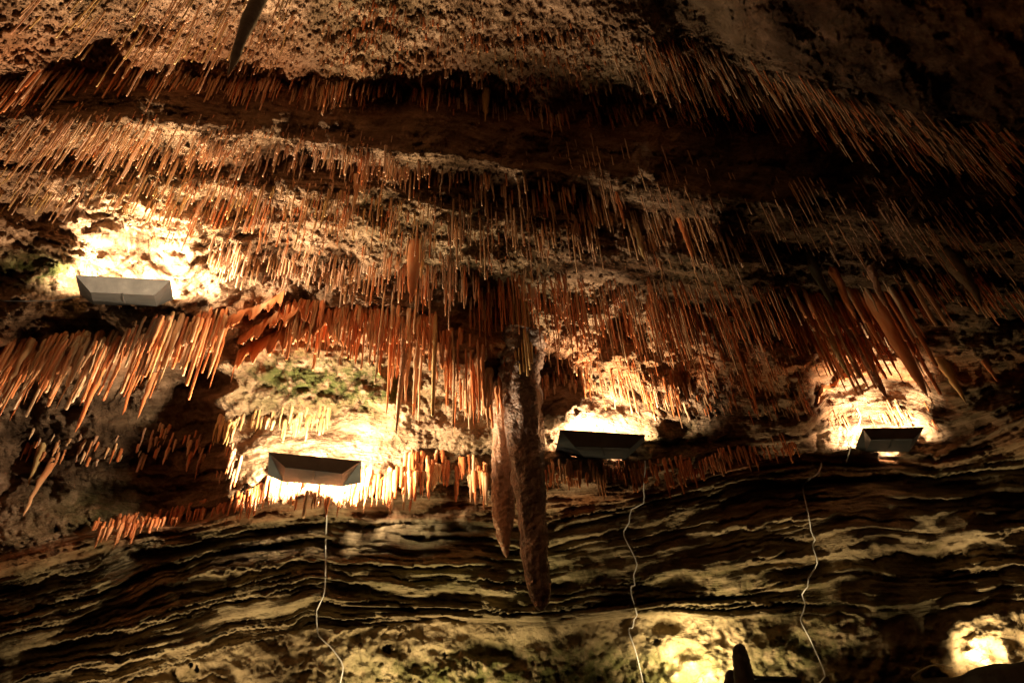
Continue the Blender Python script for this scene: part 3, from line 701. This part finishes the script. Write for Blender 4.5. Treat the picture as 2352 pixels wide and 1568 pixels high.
# ------------------------------------------------------------------ the long hanging column and its companion
def lathe_px(name, path, depth, material, label, seed, cat='stalactite', lump=.12, sides=28, ry=1.0, group=None):
    """hanging body traced as (x, y, width) at one distance; its own axis stays plumb"""
    pts = np.array(path, float); P0 = at(pts[0, 0], pts[0, 1], depth)
    rr = math.hypot(P0[0], P0[1])
    NR = 110; sides = 44
    ys = np.linspace(0, len(pts)-1, NR); xs = np.interp(ys, range(len(pts)), pts[:, 0]); yy = np.interp(ys, range(len(pts)), pts[:, 1]); ww = np.interp(ys, range(len(pts)), pts[:, 2])
    V = []; 
    for k in range(NR):
        d = ray(xs[k], yy[k]); s_ = rr/math.hypot(d[0], d[1]); c = CAM+d*s_
        r_ = .5*ww[k]*s_/F
        a = np.arange(sides)*2*math.pi/sides
        n = fbm(np.cos(a)*1.6+seed, np.sin(a)*1.6+k*.16, seed, 4, .6); fl = fbm(a*2.2, np.full(sides, k*.03), seed+5, 2)
        n3 = fbm(np.cos(a)*5+seed, np.sin(a)*5+k*.55, seed+8, 3, .65)
        rad = r_*(1+lump*n+lump*.6*fl+lump*.6*n3)
        V.append(np.stack([c[0]+rad*np.cos(a), c[1]+ry*rad*np.sin(a), c[2]+0*a], -1))
    V = np.array(V).reshape(-1, 3); i = np.arange(NR*sides).reshape(NR, sides); j = np.roll(i, -1, 1)
    Fq = np.stack([i[:-1], i[1:], j[1:], j[:-1]], -1).reshape(-1, 4)
    o = link(name, np_mesh(name, V, Fq, material)); tag(o, label, cat, group); return o
dcol = dist_at(1200, 830)-.0
lathe_px('stalactite', [(1190,800,130),(1194,840,105),(1198,880,82),(1200,910,78),(1203,960,84),(1208,1030,80),(1214,1100,70),(1220,1170,62),(1226,1250,56),(1233,1320,52),(1240,1370,40),(1243,1395,22),(1244,1402,3)], dcol, CAL_COL, 'longest thick brown column hanging over the bedded wall with a blunt dark tip', 3, lump=.26)
lathe_px('stalactite', [(1140,880,30),(1148,940,34),(1152,1020,40),(1153,1090,50),(1155,1150,52),(1156,1200,44),(1158,1240,26),(1162,1270,12),(1164,1280,2)], dcol+.02, CAL_BRN, 'tan sharp tipped blade hanging against the left side of the long column', 4, ry=.7, lump=.22)

# ------------------------------------------------------------------ draperies
def drapery(edge, h, material, label, seed, fwd=.16):
    P = spline([(x, y, 0) for x, y in edge], 5); n = len(P); rows = 10; V = []
    R_ = np.random.default_rng(seed)
    for side in (0, 1):
        for i in range(n):
            x, y, _ = P[i]; q = surf(x, y-h); base = q.copy()
            dirh = np.array([base[0], base[1], 0])/math.hypot(base[0], base[1])
            k = px_per_m(base); Lm = h/k*(1+.18*math.sin(i*.9+seed)+.1*R_.standard_normal())
            for j in range(rows):
                t = j/(rows-1); wv = .018*math.sin(i*.55+seed+t*1.5)*t
                th = .012*(1-.6*t)*(1 if side else -1)
                p = base-dirh*(fwd*t*.5+wv+th-.02)-np.array([0, 0, Lm*t-.04])
                V.append(p)
    V = np.array(V); a = np.arange(n*rows).reshape(n, rows); b = a+n*rows
    q1 = np.stack([a[:-1, :-1], a[1:, :-1], a[1:, 1:], a[:-1, 1:]], -1).reshape(-1, 4)
    q2 = np.stack([b[:-1, :-1], b[:-1, 1:], b[1:, 1:], b[1:, :-1]], -1).reshape(-1, 4)
    rim = np.stack([a[:-1, -1], a[1:, -1], b[1:, -1], b[:-1, -1]], -1)
    e1 = np.stack([a[0, :-1], a[0, 1:], b[0, 1:], b[0, :-1]], -1); e2 = np.stack([a[-1, :-1], b[-1, :-1], b[-1, 1:], a[-1, 1:]], -1)
    Fq = np.concatenate([q1, q2, rim, e1, e2])
    o = link('drapery', np_mesh('drapery', V, Fq, material)); tag(o, label, 'drapery', 'orange flowstone curtains')
drapery([(544,890),(551,863),(605,836),(655,816),(692,796),(773,776)], 62, CAL_ORA, 'largest smooth orange curtain arching over the mossy rock', 1)
drapery([(524,775),(560,756),(611,738),(655,708)], 42, CAL_ORA, 'upper orange curtain below the lit shelf left of centre', 2)
drapery([(548,822),(600,790),(650,760),(720,742)], 48, CAL_ORA, 'middle orange curtain between the two other arching ones', 3)
drapery([(1873,946),(1884,920),(1917,897),(1954,873)], 24, CAL_ORA, 'small glowing orange curtain left of the far right glow', 4, .06)

# ------------------------------------------------------------------ black shapes at the foot of the picture
def lump_px(name, top, depth, bottom_y, material, label, cat, seed, thick=.3):
    P = spline([(x, y, 0) for x, y in top], 12); n = len(P); V = []; rows = 14
    d0 = depth
    for i in range(n):
        x, y, _ = P[i]; c = at(x, y, d0); f = np.array([c[0], c[1], 0]); f /= np.linalg.norm(f)
        for j in range(rows):
            t = j/(rows-1)*math.pi; # front, over the top, down the back
            dy = f*thick*.5*(1-math.cos(t)); up_ = math.sin(t)
            z = -(1-up_)*.9 if up_ < .999 else 0
            nz = .02*math.sin(x*.05+j*1.3)+.015*float(vnoise(np.array([x/30.]), np.array([j*.7]), seed)[0])
            V.append(c+dy+np.array([0, 0, z])+np.array([nz*.3, 0, nz*up_*.3]))
    V = np.array(V); a = np.arange(n*rows).reshape(n, rows)
    q = np.stack([a[:-1, :-1], a[:-1, 1:], a[1:, 1:], a[1:, :-1]], -1).reshape(-1, 4)
    o = link(name, np_mesh(name, V, q, material)); tag(o, label, cat); return o
dl = dist_at(2200, 1560)-.55
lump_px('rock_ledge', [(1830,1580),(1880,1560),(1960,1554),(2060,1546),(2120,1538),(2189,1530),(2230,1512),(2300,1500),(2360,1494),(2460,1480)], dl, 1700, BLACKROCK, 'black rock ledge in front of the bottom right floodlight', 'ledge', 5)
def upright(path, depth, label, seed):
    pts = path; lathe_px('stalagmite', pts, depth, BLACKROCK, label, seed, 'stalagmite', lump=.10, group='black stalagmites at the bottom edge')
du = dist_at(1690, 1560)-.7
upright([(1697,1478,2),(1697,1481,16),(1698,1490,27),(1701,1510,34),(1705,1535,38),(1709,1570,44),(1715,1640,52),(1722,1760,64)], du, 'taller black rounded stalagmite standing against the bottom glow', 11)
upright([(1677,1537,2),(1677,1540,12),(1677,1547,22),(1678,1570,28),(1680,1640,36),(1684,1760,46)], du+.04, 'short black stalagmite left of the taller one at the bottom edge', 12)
A_ = [at(1727, 1551, du+.1), at(1836, 1555, du+.1)]; ax_ = A_[1]-A_[0]; f_ = np.array([0, .22, 0]); dn = np.array([0, 0, -.16])
root = bpy.data.objects.new('floodlight_housing', None); sc.collection.objects.link(root); root.location = tuple(A_[0]+dn)
tag(root, 'black flat topped lamp housing right of the two stalagmites', 'lamp housing')
def boxm(name, o0, a, b, c, m, parent):
    V = [o0+i*a+j*b+k*c for i in (0, 1) for j in (0, 1) for k in (0, 1)]
    me = bpy.data.meshes.new(name); me.from_pydata([tuple(v) for v in V], [], [(0,1,3,2),(4,6,7,5),(0,4,5,1),(2,3,7,6),(0,2,6,4),(1,5,7,3)]); me.update(); me.materials.append(m)
    o = link(name, me, parent); bv = o.modifiers.new('b', 'BEVEL'); bv.width = .006; bv.segments = 2; return o
z0 = -dn
boxm('body', np.array([0, 0, 0.0]), ax_, f_, z0*.86, BLACKBOX, root)
boxm('lid', z0*.86-ax_*.03-f_*.05, ax_*1.06, f_*1.1, z0*.14, BLACKBOX, root)
boxm('bracket', ax_*.42+f_*.3-np.array([0, 0, .6]), ax_*.14, f_*.3, np.array([0, 0, .598]), BLACKBOX, root)
